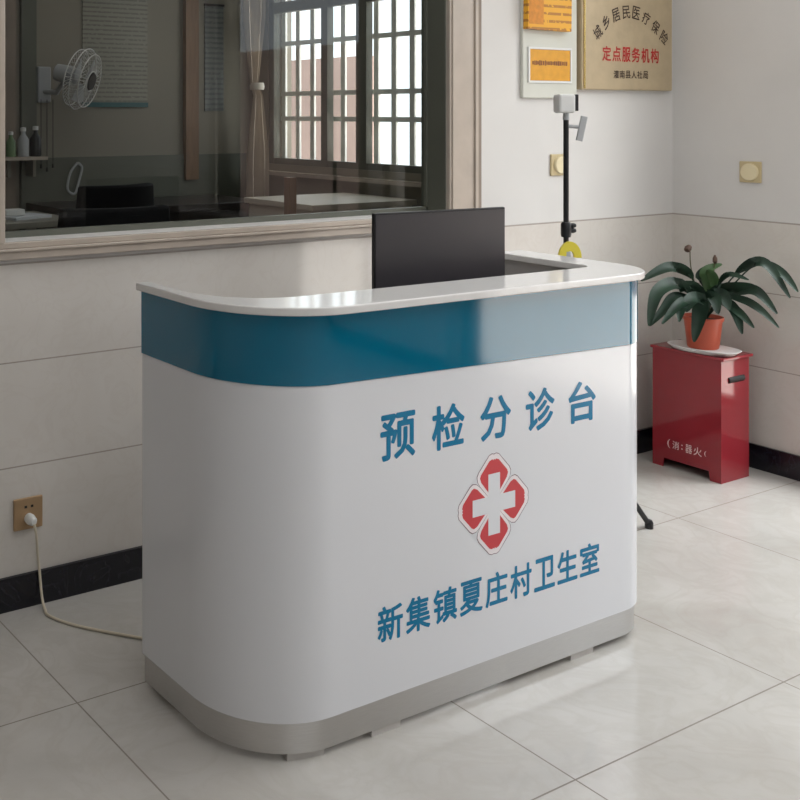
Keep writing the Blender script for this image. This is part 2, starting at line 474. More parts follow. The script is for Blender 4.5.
# outdoors, seen through the grille and mirrored in the panes
struct('ground_outside', bx(XR + 0.2, 14, -8, 14, -0.15, -0.05), M['pavement'])
struct('wall_outside', bx(6.6, 6.8, 7.25, 13, -0.05, 1.95), M['render_wall'])
struct('wall_across', bx(9.0, 9.2, -9, 6.0, -0.05, 2.3), M['render_wall'])

# ------------------------------------------------------------------ RECEPTION DESK
def upath(L, R, Fr, B, rl, rr, n=20):
    p = [(L, B)]
    for k in range(n + 1):
        a = PI + (PI / 2) * k / n; p.append((L + rl + rl * math.cos(a), Fr + rl + rl * math.sin(a)))
    for k in range(n + 1):
        a = 1.5 * PI + (PI / 2) * k / n; p.append((R - rr + rr * math.cos(a), Fr + rr + rr * math.sin(a)))
    p.append((R, B)); return p

DL, DR, DF, DB, RL, RR = 1.36, 2.77, 1.845, 2.30, 0.23, 0.15
def off(d): return upath(DL + d, DR - d, DF + d, DB, RL - d, RR - d)
O = (2.07, 2.08, 0)
desk = thing('reception_desk', 'white curved clinic triage counter with teal band and blue lettering', 'desk', O)
def dobj(name, bm, m, parent=None, **k):
    # the hand-built counter is a little out of level: top and band edge climb towards its left end
    for v_ in bm.verts:
        if v_.co.z > 0.97: v_.co.z += 0.008 * (2.77 - v_.co.x) / 1.41
        elif 0.8 < v_.co.z < 0.82: v_.co.z += 0.003 + 0.030 * max(0, (2.65 - v_.co.x) / 1.29) ** 1.3
    bmesh.ops.translate(bm, vec=-Vector(O), verts=bm.verts)
    return obj(name, bm, m, parent or desk, **k)
ZK0, ZK1, ZB0, ZT0, ZT1 = 0.018, 0.088, 0.808, 0.989, 1.008
dobj('body_panel', band(nb(), off(0), off(0.02), ZK1, ZB0), M['desk_white'], smooth=True, bevel=0.002)
tl = dobj('colour_band', band(nb(), off(-0.002), off(0.02), ZB0, ZT0), M['teal'], smooth=True)
tl['label'] = 'glossy teal band under the countertop'
kk = dobj('kickplate', band(nb(), off(0.008), off(0.03), ZK0, ZK1), M['steel'], smooth=True)
kk['label'] = 'brushed steel kickplate'
ip = upath(1.387, 2.645, 1.962, 2.315, 0.20, 0.05)
op = upath(1.350, 2.758, 1.81, 2.315, 0.26, 0.155)
dobj('countertop', band(nb(), op, ip, ZT0, ZT1), M['stone_white'], smooth=True, bevel=0.003)
dobj('inner_panel', band(nb(), upath(1.372, 2.665, 1.950, DB, 0.21, 0.06), upath(1.382, 2.655, 1.960, DB, 0.20, 0.05), 0.1, ZT0 - 0.001), M['grey_board'], smooth=True)
wp = upath(1.383, 2.654, 1.961, 2.30, 0.20, 0.05)
dobj('worktop', prism(nb(), wp, 0.715, 0.74), M['grey_board'])
for (x, y, rz) in ((1.40, 2.24, PI / 2), (1.535, 1.884, -0.25), (1.76, 1.872, 0), (2.455, 1.872, 0), (2.735, 2.24, PI / 2)):
    b_ = nb(); box(b_, -0.045, 0.045, -0.014, 0.014, 0, ZK0, mtx=Matrix.Translation((x, y, 0)) @ Matrix.Rotation(rz, 4, 'Z'))
    dobj('foot', b_, M['rubber'])

yf = DF - 0.0005
def face_text(name, chars, x0_, x1_, z0_, z1_, w, h, m, bold):
    n = len(chars)
    for i, ch in enumerate(chars):
        b_ = nb()
        t = i / (n - 1); put_glyph(b_, ch, x0_ + (x1_ - x0_) * t, z0_ + (z1_ - z0_) * t, w, h, bold=bold)
        bmesh.ops.translate(b_, vec=(0, yf, 0), verts=b_.verts)
        dobj(name, b_, m)
face_text('title_character', '预检分诊台', 1.784, 2.438, 0.690, 0.682, 0.110, 0.108, M['teal_ink'], 0.025)
face_text('name_character', '新集镇夏庄村卫生室', 1.760, 2.468, 0.260, 0.261, 0.079, 0.083, M['teal_ink'], 0.024)

# emblem: four red petals around a white cross
EC, ER = (2.105, 0.473), 0.126
def poly(bm, pts, rot, y):
    c, s = math.cos(rot), math.sin(rot)
    vs = [bm.verts.new((EC[0] + ER * (c * a - s * b), y, EC[1] + ER * (s * a + c * b))) for a, b in pts]
    bm.faces.new(vs)
def inset(pts, k, cy_=0.5): return [(a * k, cy_ + (b - cy_) * k) for a, b in pts]
outer = [(0, 0.0), (0.40, 0.40), (0.47, 0.50), (0.485, 0.60), (0.44, 0.68), (0.14, 0.975), (0.06, 1.0), (0.0, 0.985),
         (-0.06, 1.0), (-0.14, 0.975), (-0.44, 0.68), (-0.485, 0.60), (-0.47, 0.50), (-0.40, 0.40)]
red = [(0.15, 0.235), (0.36, 0.47), (0.395, 0.56), (0.37, 0.62), (0.13, 0.86), (0.05, 0.885), (0.03, 0.86), (0.0, 0.885), (-0.03, 0.86), (-0.05, 0.885),
       (-0.13, 0.86), (-0.37, 0.62), (-0.395, 0.56), (-0.36, 0.47), (-0.15, 0.235)]
em = nb(); em2 = nb(); em3 = nb(); em4 = nb()
for k in range(4):
    r_ = k * PI / 2
    poly(em, [(a * 1.0, b) for a, b in outer], r_, yf + 0.0002)
    poly(em2, [(0, 0)] + [(a * 0.965, b * 0.985) for a, b in outer[1:]], r_, yf)
    poly(em3, red, r_, yf - 0.0002)
cr = [(0.165, 0.165), (0.165, 0.60), (-0.165, 0.60), (-0.165, 0.165), (-0.60, 0.165), (-0.60, -0.165), (-0.165, -0.165), (-0.165, -0.60),
      (0.165, -0.60), (0.165, -0.165), (0.60, -0.165), (0.60, 0.165)]
poly(em4, cr, 0, yf - 0.0004)
eo = dobj('emblem', em, M['grey_ink']); eo['label'] = 'four petal red and white cross emblem'
dobj('emblem_ground', em2, M['white_ink'], eo); dobj('petals', em3, M['red_ink'], eo); dobj('cross', em4, M['desk_white'], eo)

# ------------------------------------------------------------------ MONITOR on the worktop
A, B_ = Vector((1.974, 2.125)), Vector((2.425, 2.088))
dirv = (B_ - A); ml = dirv.length + 0.006; rz = math.atan2(dirv.y, dirv.x); mc = (A + B_) / 2
mon = thing('monitor', 'black flat computer monitor standing on the worktop behind the counter', 'monitor', (mc.x, mc.y, 0.74), rz)
z0m, z1m = 0.13, 0.436
obj('casing', bx(-ml / 2, ml / 2, 0, 0.013, z0m, z1m), M['black_plastic'], mon, bevel=0.003)
obj('screen', bx(-ml / 2 + 0.004, ml / 2 - 0.004, -0.0015, 0.002, z0m + 0.014, z1m - 0.006), M['screen'], mon)
obj('stand_neck', bx(-0.025, 0.025, 0.013, 0.036, 0.006, 0.28), M['black_plastic'], mon, bevel=0.004)
obj('stand_base', bx(-0.11, 0.11, -0.06, 0.11, 0, 0.008), M['black_plastic'], mon, bevel=0.003)

# ------------------------------------------------------------------ SOCKET, PLUG AND CORD
sk = thing('power_socket', 'champagne square power socket low on the tiled wall, plug in it', 'socket', (1.297, YW, 0.272))
obj('face_plate', bx(-0.046, 0.046, -0.009, 0, -0.046, 0.046), M['gold_plate'], sk, bevel=0.003)
for sx in (-0.009, 0.011): obj('socket_hole', bx(sx - 0.004, sx + 0.004, -0.0097, -0.005, 0.017, 0.024), M['dark_hole'], sk)
pc = thing('power_cable', 'cream power cable running from the wall socket across the floor to the counter', 'cable', (1.305, YW, 0.255))
bm = nb(); lathe(bm, [(0, 0.0), (0.015, 0.0), (0.016, 0.012), (0.0135, 0.028), (0.008, 0.038), (0, 0.04)], 16, Matrix.Rotation(PI / 2, 4, 'X'))
obj('plug', bm, M['white_plastic'], pc, smooth=True, loc=(-0.008, -0.0105, 0.004))
pts = [(1.297, YW - 0.048, 0.254), (1.303, YW - 0.05, 0.22), (1.316, YW - 0.03, 0.16), (1.326, YW - 0.022, 0.10), (1.33, YW - 0.03, 0.03), (1.326, YW - 0.06, 0.006),
       (1.322, 2.75, 0.0045), (1.368, 2.655, 0.0045), (1.487, 2.509, 0.0045), (1.60, 2.38, 0.0045)]
bm = tube(nb(), bez(pts, 8), 0.0042, 8); bmesh.ops.translate(bm, vec=(-1.305, -YW, -0.255), verts=bm.verts)
obj('wire', bm, M['cord'], pc, smooth=True)

# ------------------------------------------------------------------ ROUND WALL DIALS
def dial(label, loc, rz, r, dx):
    t = thing('wall_switch', label, 'switch', loc, rz, 'round wall switches')
    obj('face_plate', bx(-0.044, 0.044, -0.009, 0, -0.043, 0.043), M['ivory_dark'], t, bevel=0.003)
    bm = nb(); lathe(bm, [(r, 0), (r, 0.008), (r * 0.93, 0.011), (0, 0.012)], 36, Matrix.Rotation(PI / 2, 4, 'X'))
    obj('dial', bm, M['ivory'], t, smooth=True, loc=(dx, -0.0085, 0.0))
    return t
dial('ivory wall switch with round centre on the back wall behind the thin black pole', (3.617, YW, 1.233), 0, 0.034, 0.004)
dial('ivory wall switch with round centre alone on the right-hand wall', (XR, 2.512, 1.2), -PI / 2, 0.035, 0.0)

# ------------------------------------------------------------------ BRONZE PLAQUE
PT = 0.03
pl = thing('wall_plaque', 'bronze plaque with arched black and red Chinese lettering on the back wall', 'plaque', (4.03, YW, 1.75))
def plq(u, v):
    p = aty(u, v, YW - PT); return p.x - 4.03, p.z - 1.75
xa, za = plq(582, 88); xb, zb = plq(672.5, 91)
obj('plate', bx(xa, xb, -PT, 0, zb, 0.24), M['bronze'], pl, bevel=0.006, seg=3)
bm = nb(); tube(bm, [(xa + 0.014, -PT - 0.001, zb + 0.005), (xa + 0.014, -PT - 0.001, 0.235)], 0.005, 10)
obj('rim', bm, M['gold'], pl, smooth=True)
arc = [(597.6, 32.4), (605.9, 21.9), (615.7, 14.9), (626, 12.3), (636, 13), (646, 18.4), (655.4, 27.1), (664, 37.6)]
bm = nb(); q = [plq(*p) for p in arc]
for i, ch in enumerate('城乡居民医疗保险'):
    a = q[max(i - 1, 0)]; b_ = q[min(i + 1, 7)]
    put_glyph(bm, ch, q[i][0], q[i][1], 0.05, 0.055, math.atan2(b_[1] - a[1], b_[0] - a[0]), 0.012)
bmesh.ops.translate(bm, vec=(0, -PT - 0.0012, 0), verts=bm.verts)
obj('arched_lettering', bm, M['dark_ink'], pl)
bm = nb(); a = plq(606.5, 53.5); b_ = plq(654.5, 56)
for i, ch in enumerate('定点服务机构'):
    t = i / 5; put_glyph(bm, ch, a[0] + (b_[0] - a[0]) * t, a[1] + (b_[1] - a[1]) * t, 0.055, 0.062, 0, 0.02)
bmesh.ops.translate(bm, vec=(0, -PT - 0.0012, 0), verts=bm.verts)
obj('red_lettering', bm, M['red_letter'], pl)
bm = nb(); a = plq(616, 74.4); b_ = plq(645.3, 75)
for i, ch in enumerate('灌南县人社局'):
    t = i / 5; put_glyph(bm, ch, a[0] + (b_[0] - a[0]) * t, a[1] + (b_[1] - a[1]) * t, 0.034, 0.033, 0, 0.015)
bmesh.ops.translate(bm, vec=(0, -PT - 0.0012, 0), verts=bm.verts)
obj('small_lettering', bm, M['dark_ink'], pl)

# ------------------------------------------------------------------ PALE BOARD WITH TWO YELLOW CARDS
BT = 0.016
bo = thing('notice_board', 'pale grey narrow board holding two yellow cards, beside the bronze plaque', 'board', (3.55, YW, 1.75))
def brd(u, v, t=BT):
    p = aty(u, v, YW - t); return p.x, p.z
xl, zl = brd(523, 97); xr_, zr = brd(577, 98.5)
obj('panel', bx(xl - 3.55, xr_ - 3.55, -BT, 0.001, zr - 1.75, 0.25), M['board_grey'], bo, bevel=0.004)
x2a, z2a = brd(529, 80.5); x2b, z2b = brd(569.5, 50.5)
bm = nb(); w_ = 0.008; yy = -BT
for a in ((x2a - w_, x2b + w_, z2a - w_, z2a), (x2a - w_, x2b + w_, z2b, z2b + w_), (x2a - w_, x2a, z2a, z2b), (x2b, x2b + w_, z2a, z2b)):
    box(bm, a[0] - 3.55, a[1] - 3.55, yy - 0.006, yy, a[2] - 1.75, a[3] - 1.75)
obj('pocket_rim', bm, M['white_plastic'], bo)
c2 = thing('licence_card', 'lower yellow card in white rim with one brown line of print', 'card', ((x2a + x2b) / 2, YW - BT - 0.0005, (z2a + z2b) / 2))
hw, hh = (x2b - x2a) / 2 - 0.001, (z2b - z2a) / 2 - 0.001
obj('sheet', bx(-hw, hw, -0.003, 0, -hh, hh), M['card2'], c2)
bm = nb(); x_ = -hw * 0.88
while x_ < hw * 0.85:
    w_ = random.uniform(0.006, 0.011); h_ = random.uniform(0.006, 0.011)
    box(bm, x_, x_ + w_, -0.0036, -0.003, 0.008 - h_, 0.008 + h_); x_ += w_ + random.uniform(0.002, 0.004)
obj('print_line', bm, M['brown_ink'], c2)
x1a, z1a = brd(529.5, 29, BT + 0.03); x1b, z1b = brd(571.5, -2, BT + 0.03)
c1 = thing('licence_card', 'upper yellow card leaning out of its pocket, orange picture at left', 'card', ((x1a + x1b) / 2, YW - BT - 0.016, (z1a + z1b) / 2))
hw, hh = (x1b - x1a) / 2, (z1b - z1a) / 2
tilt = (0, math.radians(1.0), math.radians(-2))
obj('sheet', bx(-hw, hw, -0.012, 0.012, -hh, hh), M['card'], c1, bevel=0.002)
obj('picture_panel', bx(-hw + 0.006, -hw + 0.085, -0.0128, -0.012, -hh + 0.02, hh - 0.004), M['orange_ink'], c1)
c1.rotation_euler = tilt

# ------------------------------------------------------------------ THERMOMETER STAND (tripod)
SX, SY = 3.05, 2.37
st = thing('thermometer_stand', 'thin black tripod pole with small white thermometer head behind the counter', 'stand', (SX, SY, 0))
D = SI * SX + CO * SY
def zz(v): return H - (v - CY) * D / F
bm = nb(); tube(bm, [(0, 0, 0.3), (0, 0, 0.75)], 0.0115, 12); tube(bm, [(0, 0, 0.75), (0, 0, zz(118))], 0.0088, 12)
obj('pole', bm, M['black_plastic'], st, smooth=True)
for i, a in enumerate((math.atan2(2.316 - SY, 3.414 - SX), math.atan2(2.316 - SY, 3.414 - SX) + 2 * PI / 3 + 0.1, math.atan2(2.316 - SY, 3.414 - SX) + 4 * PI / 3 - 0.35)):
    R_ = 0.368 if i == 0 else 0.33
    if i == 2: R_ = 0.25
    dx, dy = math.cos(a), math.sin(a)
    bm = nb(); tube(bm, [(dx * 0.015, dy * 0.015, 0.46), (dx * R_, dy * R_, 0.012)], 0.009, 10)
    lg = obj('leg', bm, M['black_plastic'], st, smooth=True)
    bm = nb(); lathe(bm, [(0, 0), (0.014, 0), (0.014, 0.02), (0.01, 0.028), (0, 0.028)], 14, Matrix.Translation((dx * R_, dy * R_, 0)))
    obj('rubber_foot', bm, M['black_plastic'], lg, smooth=True)
bm = nb(); lathe(bm, [(0, 0.43), (0.02, 0.43), (0.022, 0.45), (0.022, 0.48), (0.014, 0.5), (0, 0.5)], 16)
obj('leg_collar', bm, M['black_plastic'], st, smooth=True)
# clamp with knob
bm = nb(); lathe(bm, [(0, zz(237)), (0.015, zz(237)), (0.017, zz(234)), (0.017, zz(224)), (0.013, zz(222)), (0, zz(222))], 16)
cl = obj('clamp', bm, M['black_plastic'], st, smooth=True)
rx, ry = CO, -SI
for dz in (zz(225.5), zz(230.5)):
    bm = nb(); lathe(bm, [(0, -0.012), (0.008, -0.012), (0.009, 0.0), (0.006, 0.008), (0, 0.008)], 12, Matrix.Translation((rx * 0.024, ry * 0.024, dz)) @ Matrix.Rotation(-YAW, 4, 'Z') @ Matrix.Rotation(PI / 2, 4, 'Y'))
    obj('clamp_knob', bm, M['black_plastic'], cl, smooth=True)
Rm = Matrix.Rotation(-YAW, 4, 'Z')
# head, side sensor, bracket
bm = nb(); box(bm, -0.034, 0.022, -0.028, 0.028, zz(113), zz(94), mtx=Rm); hd = obj('thermometer_head', bm, M['white_plastic'], st, bevel=0.009, seg=3)
bm = nb(); box(bm, 0.023, 0.034, -0.02, 0.024, zz(111), zz(94.5), mtx=Rm); obj('sensor_side', bm, M['black_plastic'], hd, bevel=0.002)
bm = nb(); lathe(bm, [(0, zz(120)), (0.011, zz(120)), (0.0095, zz(113)), (0, zz(113))], 14); obj('neck', bm, M['grey_plastic'], st, smooth=True)
bm = nb(); Rb = Rm @ Matrix.Translation((0.048, -0.01, (zz(116) + zz(141)) / 2)) @ Matrix.Rotation(math.radians(12), 4, 'Y')
box(bm, -0.011, 0.011, -0.004, 0.004, -0.042, 0.042, mtx=Rb)
br = obj('phone_bracket', bm, M['grey_plastic'], st, bevel=0.002)
bm = nb(); tube(bm, [Rm @ Vector((0.005, 0, zz(126))), Rm @ Vector((0.042, -0.006, zz(127)))], 0.006, 10); obj('bracket_arm', bm, M['grey_plastic'], br, smooth=True)
# yellow hook
bm = nb()
n = 14; o_ = []; i_ = []
for k in range(n + 1):
    a = PI * k / n
    o_.append((0.006 + 0.038 * math.cos(a), 0.054 * math.sin(a))); i_.append((0.006 + 0.014 * math.cos(a), 0.022 * math.sin(a)))
zb_ = zz(257)
V1 = [[bm.verts.new(Rm @ Vector((x, y, zb_ + z))) for x, z in P_] for P_ in (o_, i_) for y in (-0.020, -0.010)]
for k in range(n):
    bm.faces.new((V1[0][k], V1[0][k + 1], V1[2][k + 1], V1[2][k])); bm.faces.new((V1[1][k], V1[3][k], V1[3][k + 1], V1[1][k + 1]))
    bm.faces.new((V1[0][k], V1[1][k], V1[1][k + 1], V1[0][k + 1])); bm.faces.new((V1[2][k], V1[2][k + 1], V1[3][k + 1], V1[3][k]))
for k in (0, n): bm.faces.new((V1[0][k], V1[2][k], V1[3][k], V1[1][k]))
yh = obj('yellow_hook', bm, M['yellow'], st, smooth=True); yh['label'] = 'yellow arched hook'
bm = nb(); box(bm, -0.007, 0.007, -0.02, -0.012, zz(275), zz(251), mtx=Rm); obj('hook_tab', bm, M['grey_plastic'], yh)

# ------------------------------------------------------------------ RED EXTINGUISHER BOX
BX0, BX1, BY0, BY1, BZ = 4.06, 4.245, 2.450, 2.738, 0.488
fb = thing('extinguisher_box', 'dented red metal fire extinguisher box standing in the corner', 'box', ((BX0 + BX1) / 2, (BY0 + BY1) / 2, 0))
ox, oy = (BX0 + BX1) / 2, (BY0 + BY1) / 2; hx, hy = (BX1 - BX0) / 2, (BY1 - BY0) / 2
t = 0.004
# body: wide side panels with a cut-out between two feet, end panels to the floor
bm = nb()
foot_z = 0.036
def side(x0_, x1_):
    prof = [(-hy, 0), (-hy + 0.045, 0), (-hy + 0.05, foot_z), (hy - 0.05, foot_z), (hy - 0.045, 0), (hy, 0), (hy, BZ - 0.012), (-hy, BZ - 0.012)]
    a = [bm.verts.new((x0_, y, z)) for y, z in prof]; b = [bm.verts.new((x1_, y, z)) for y, z in prof]; n = len(prof)
    for i in range(n): bm.faces.new((a[i], a[(i + 1) % n], b[(i + 1) % n], b[i]))
    bm.faces.new(a[::-1]); bm.faces.new(b)
side(-hx, -hx + t); side(hx - t, hx)
box(bm, -hx + t, hx - t, hy - t, hy, 0, BZ - 0.012)
# front end panel with slot opening
sz0, sz1, sx0, sx1 = 0.384, 0.408, -0.048, 0.062
box(bm, -hx + t, hx - t, -hy, -hy + t, 0, sz0); box(bm, -hx + t, hx - t, -hy, -hy + t, sz1, BZ - 0.012)
box(bm, -hx + t, sx0, -hy, -hy + t, sz0, sz1); box(bm, sx1, hx - t, -hy, -hy + t, sz0, sz1)
box(bm, -hx + t, hx - t, -hy + t, hy - t, foot_z, foot_z + 0.004)
obj('body', bm, M['red_paint'], fb)
obj('lid', bx(-hx - 0.007, hx + 0.010, -hy - 0.012, hy + 0.008, BZ - 0.012, BZ), M['red_paint'], fb, bevel=0.003)
bm = nb(); tube(bm, [(sx0 + 0.004, -hy + 0.006, (sz0 + sz1) / 2), (sx1 - 0.004, -hy + 0.006, (sz0 + sz1) / 2)], 0.0125, 12)
obj('grip', bm, M['dark_hole'], fb, smooth=True)
bm = nb()
for i, (ch, w_, h_) in enumerate((('(', 0.012, 0.036), ('消', 0.028, 0.032), (':', 0.006, 0.02), ('器', 0.028, 0.034), ('火', 0.034, 0.034), ('(', 0.008, 0.022))):
    put_glyph(bm, ch, (-0.075, -0.045, -0.018, 0.010, 0.047, 0.078)[i], 0, w_, h_, 0, 0.01)
mm = Matrix.Translation((-hx - 0.0012, -0.002, 0.100)) @ Matrix.Rotation(-PI / 2, 4, 'Z')
bmesh.ops.transform(bm, matrix=mm, verts=bm.verts)
obj('lettering', bm, M['box_ink'], fb)

# ------------------------------------------------------------------ TRAY AND POTTED PLANT
tr = thing('plant_tray', 'shallow white plastic tray lying on the red metal box', 'tray', (ox - 0.03, oy - 0.035, BZ), 0.0)
bm = nb(); N = 32
def se(a, b, k=2.6):
    out = []
    for i in range(N):
        th = 2 * PI * i / N; c_, s_ = math.cos(th), math.sin(th)
        out.append((a * math.copysign(abs(c_) ** (2 / k), c_), b * math.copysign(abs(s_) ** (2 / k), s_)))
    return out
lv = [(se(0.062, 0.112), 0.0), (se(0.082, 0.135), 0.018), (se(0.079, 0.132), 0.019), (se(0.060, 0.108), 0.004)]
R4 = [[bm.verts.new((x, y, z)) for x, y in P_] for P_, z in lv]
for A_, B2 in zip(R4, R4[1:]):
    for k in range(N): bm.faces.new((A_[k], A_[(k + 1) % N], B2[(k + 1) % N], B2[k]))
bm.faces.new(R4[0][::-1]); bm.faces.new(R4[-1])
obj('tray', bm, M['white_plastic'], tr, smooth=True); tr.rotation_euler[2] = 0.12

px, py, pz = ox + 0.018, oy - 0.002, BZ + 0.0045
pp = thing('potted_plant', 'leafy dark green plant in an orange pot on the red box', 'plant', (px, py, pz))
bm = nb(); lathe(bm, [(0, 0), (0.056, 0), (0.058, 0.004), (0.070, 0.112), (0.075, 0.113), (0.075, 0.126), (0.070, 0.126), (0.067, 0.108), (0, 0.108)], 36)
obj('pot', bm, M['terracotta'], pp, smooth=True)
bm = nb(); lathe(bm, [(0, 0.117), (0.04, 0.115), (0.067, 0.11)], 24); obj('soil', bm, M['soil'], pp, smooth=True)
PC = Vector((px, py, pz))
D0 = SI * px + CO * py
def leaf(bm, pix, w, d0, d1, stem=0.3, twist=0.0, mi=0):
    """leaf along pixel waypoints; depth goes from d0 to d1; first 'stem' fraction is petiole"""
    n = len(pix); P3 = []
    for i, (u, v) in enumerate(pix):
        p = at(u, v, d0 + (d1 - d0) * i / (n - 1))
        p.x = min(p.x, XR - 0.02); p.y = min(p.y, YW - 0.02)
        P3.append(p - PC)
    C_ = bez(P3, 8); L = len(C_)
    tube(bm, C_[:max(3, int(L * (stem + 0.1)))], 0.003, 5)
    prev = None; s0 = int(L * stem)
    for i in range(s0, L):
        t = (i - s0) / max(1, L - 1 - s0)
        ww = w * (math.sin(PI * min(1, (t * 0.93 + 0.03) ** 0.8))) ** 0.85
        tg = (C_[min(i + 1, L - 1)] - C_[max(i - 1, 0)]).normalized()
        view = (C_[i] + PC - Vector((0, 0, H))).normalized()
        sd = tg.cross(view).normalized()
        up = Vector((0, 0, 1)); sd2 = tg.cross(up)
        sd = (sd * 0.75 + (sd2.normalized() * 0.6 if sd2.length > 0.15 and sd2.dot(sd) >= 0 else (-sd2.normalized() * 0.6 if sd2.length > 0.15 else Vector()))).normalized()
        nrm = tg.cross(sd)
        if nrm.z < 0: nrm = -nrm
        fold = nrm * (ww * 0.28)
        row = [bm.verts.new(C_[i] + sd * ww + fold), bm.verts.new(C_[i] + sd * ww * 0.5 + fold * 0.35), bm.verts.new(C_[i]), bm.verts.new(C_[i] - sd * ww * 0.5 + fold * 0.35), bm.verts.new(C_[i] - sd * ww + fold)]
        if prev:
            for k in range(4):
                f = bm.faces.new((prev[k], prev[k + 1], row[k + 1], row[k])); f.material_index = mi
        prev = row
b0 = (706, 318)
bm = nb()
leaf(bm, [b0, (697, 290), (688, 274), (668, 268), (641, 281)], 0.026, D0, 4.18, 0.42)
leaf(bm, [b0, (692, 296), (676, 284), (657, 294), (649, 326)], 0.029, D0 - .03, 4.05, 0.3)
leaf(bm, [b0, (694, 300), (676, 296), (664, 310), (650, 326)], 0.020, D0 - .03, 4.12, 0.35)
leaf(bm, [b0, (692, 302), (680, 304), (662, 324)], 0.020, D0 - .05, 4.10, 0.35)
leaf(bm, [b0, (690, 306), (682, 308), (679, 322)], 0.018, D0 - .05, 4.10, 0.35)
leaf(bm, [b0, (694, 296), (680, 286), (664, 286), (653, 300)], 0.026, D0, 4.22, 0.3)
leaf(bm, [b0, (702, 300), (699, 318), (694, 342)], 0.028, D0 - .05, D0 - .16, 0.2)
leaf(bm, [b0, (708, 292), (706, 272), (722, 264)], 0.022, D0, D0 - .02, 0.3, mi=1)
leaf(bm, [b0, (706, 290), (702, 276), (709, 266)], 0.024, D0, D0 + .02, 0.3)
leaf(bm, [b0, (714, 290), (712, 276), (707, 270)], 0.02, D0 - .03, D0 - .05, 0.3, mi=1)
leaf(bm, [b0, (724, 288), (743, 269), (765, 264), (790, 298)], 0.024, D0, 4.08, 0.42)
leaf(bm, [b0, (732, 286), (758, 264), (780, 272), (798, 292)], 0.019, D0, 4.06, 0.5)
leaf(bm, [b0, (722, 292), (735, 288), (754, 285)], 0.026, D0, 4.10, 0.3)
leaf(bm, [b0, (722, 296), (742, 291), (758, 293), (777, 314)], 0.026, D0, 4.08, 0.3)
leaf(bm, [b0, (722, 298), (742, 300), (760, 310), (779, 328)], 0.018, D0 - .02, 4.04, 0.3)
leaf(bm, [b0, (720, 302), (734, 310), (742, 334)], 0.022, D0 - .03, 4.06, 0.3)
leaf(bm, [b0, (722, 304), (738, 312), (754, 328)], 0.018, D0 - .03, 4.03, 0.3)
leaf(bm, [b0, (716, 290), (728, 275), (749, 280)], 0.013, D0, 4.15, 0.4)
leaf(bm, [b0, (710, 300), (722, 296), (730, 310)], 0.03, D0 - .04, 4.12, 0.2)
leaf(bm, [b0, (704, 302), (692, 300), (686, 312)], 0.03, D0 - .05, 4.14, 0.2)
leaf(bm, [b0, (708, 302), (714, 298), (718, 314)], 0.028, D0 - .05, 4.12, 0.2)
leaf(bm, [b0, (702, 298), (690, 286), (680, 292)], 0.026, D0, 4.2, 0.2)
leaf(bm, [b0, (712, 298), (726, 290), (738, 298)], 0.03, D0, 4.2, 0.2)
obj('foliage', bm, [M['leaf'], M['leaf_light']], pp, smooth=True)
bm = nb(); tube(bm, bez([at(u, v, D0) - PC for u, v in ((704, 318), (697, 292), (691, 268), (690, 251))], 6), 0.0022, 6)
fs = obj('flower_stalk', bm, M['stalk'], pp, smooth=True)
c_ = at(688, 248.5, D0) - PC
bm = nb(); lathe(bm, [(0, -0.012), (0.011, -0.008), (0.014, 0.0), (0.009, 0.009), (0, 0.012)], 10, Matrix.Translation(c_) @ Matrix.Rotation(0.9, 4, 'Y') @ Matrix.Scale(1.5, 4, (0, 0, 1)))
obj('flower_head', bm, M['bud'], fs, smooth=True)
bm = nb(); tube(bm, bez([at(u, v, D0 - .02) - PC for u, v in ((708, 318), (713, 290), (714, 270), (715, 262))], 6), 0.0022, 6)
fs2 = obj('flower_stalk', bm, M['stalk'], pp, smooth=True)
c_ = at(715, 259.5, D0 - .02) - PC
bm = nb(); lathe(bm, [(0, -0.02), (0.009, -0.01), (0.009, 0.004), (0.004, 0.016), (0, 0.02)], 10, Matrix.Translation(c_))
obj('flower_head', bm, M['bud'], fs2, smooth=True)

# ------------------------------------------------------------------ OFFICE THINGS BEHIND THE GLASS
# wall fan
fn = thing('wall_fan', 'white wall fan with pull cords on the office wall behind the glass', 'fan', (2.78, OY1, 1.62))
obj('wall_bracket', bx(-0.045, 0.045, -0.04, 0, -0.12, 0.10), M['grey_plastic'], fn, bevel=0.01)
bm = nb(); tube(bm, [(0, -0.03, -0.05), (0.03, -0.14, -0.06), (0.06, -0.2, 0.02)], 0.016, 10); obj('arm', bm, M['grey_plastic'], fn, smooth=True)
hm = Matrix.Translation((0.10, -0.26, 0.03)) @ Matrix.Rotation(math.radians(40), 4, 'Z') @ Matrix.Rotation(math.radians(105), 4, 'X')
bm = nb(); lathe(bm, [(0, -0.14), (0.05, -0.13), (0.06, -0.04), (0.05, 0.0), (0, 0.01)], 20, hm); obj('motor', bm, M['grey_plastic'], fn, smooth=True)
bm = nb()
for zc, rr in ((0.0, 0.17), (0.045, 0.185), (0.09, 0.16), (0.1, 0.06)):
    tube(bm, [hm @ Vector((rr * math.cos(2 * PI * k / 36), rr * math.sin(2 * PI * k / 36), zc)) for k in range(37)], 0.0035, 6, caps=False)
for k in range(36):
    a = 2 * PI * k / 36; c_, s_ = math.cos(a), math.sin(a)
    tube(bm, [hm @ Vector((r_ * c_, r_ * s_, z_)) for r_, z_ in ((0.05, 0.0), (0.17, 0.0), (0.185, 0.045), (0.16, 0.09), (0.06, 0.1))], 0.0014, 4)
obj('cage', bm, M['white_plastic'], fn, smooth=True)
bm = nb()
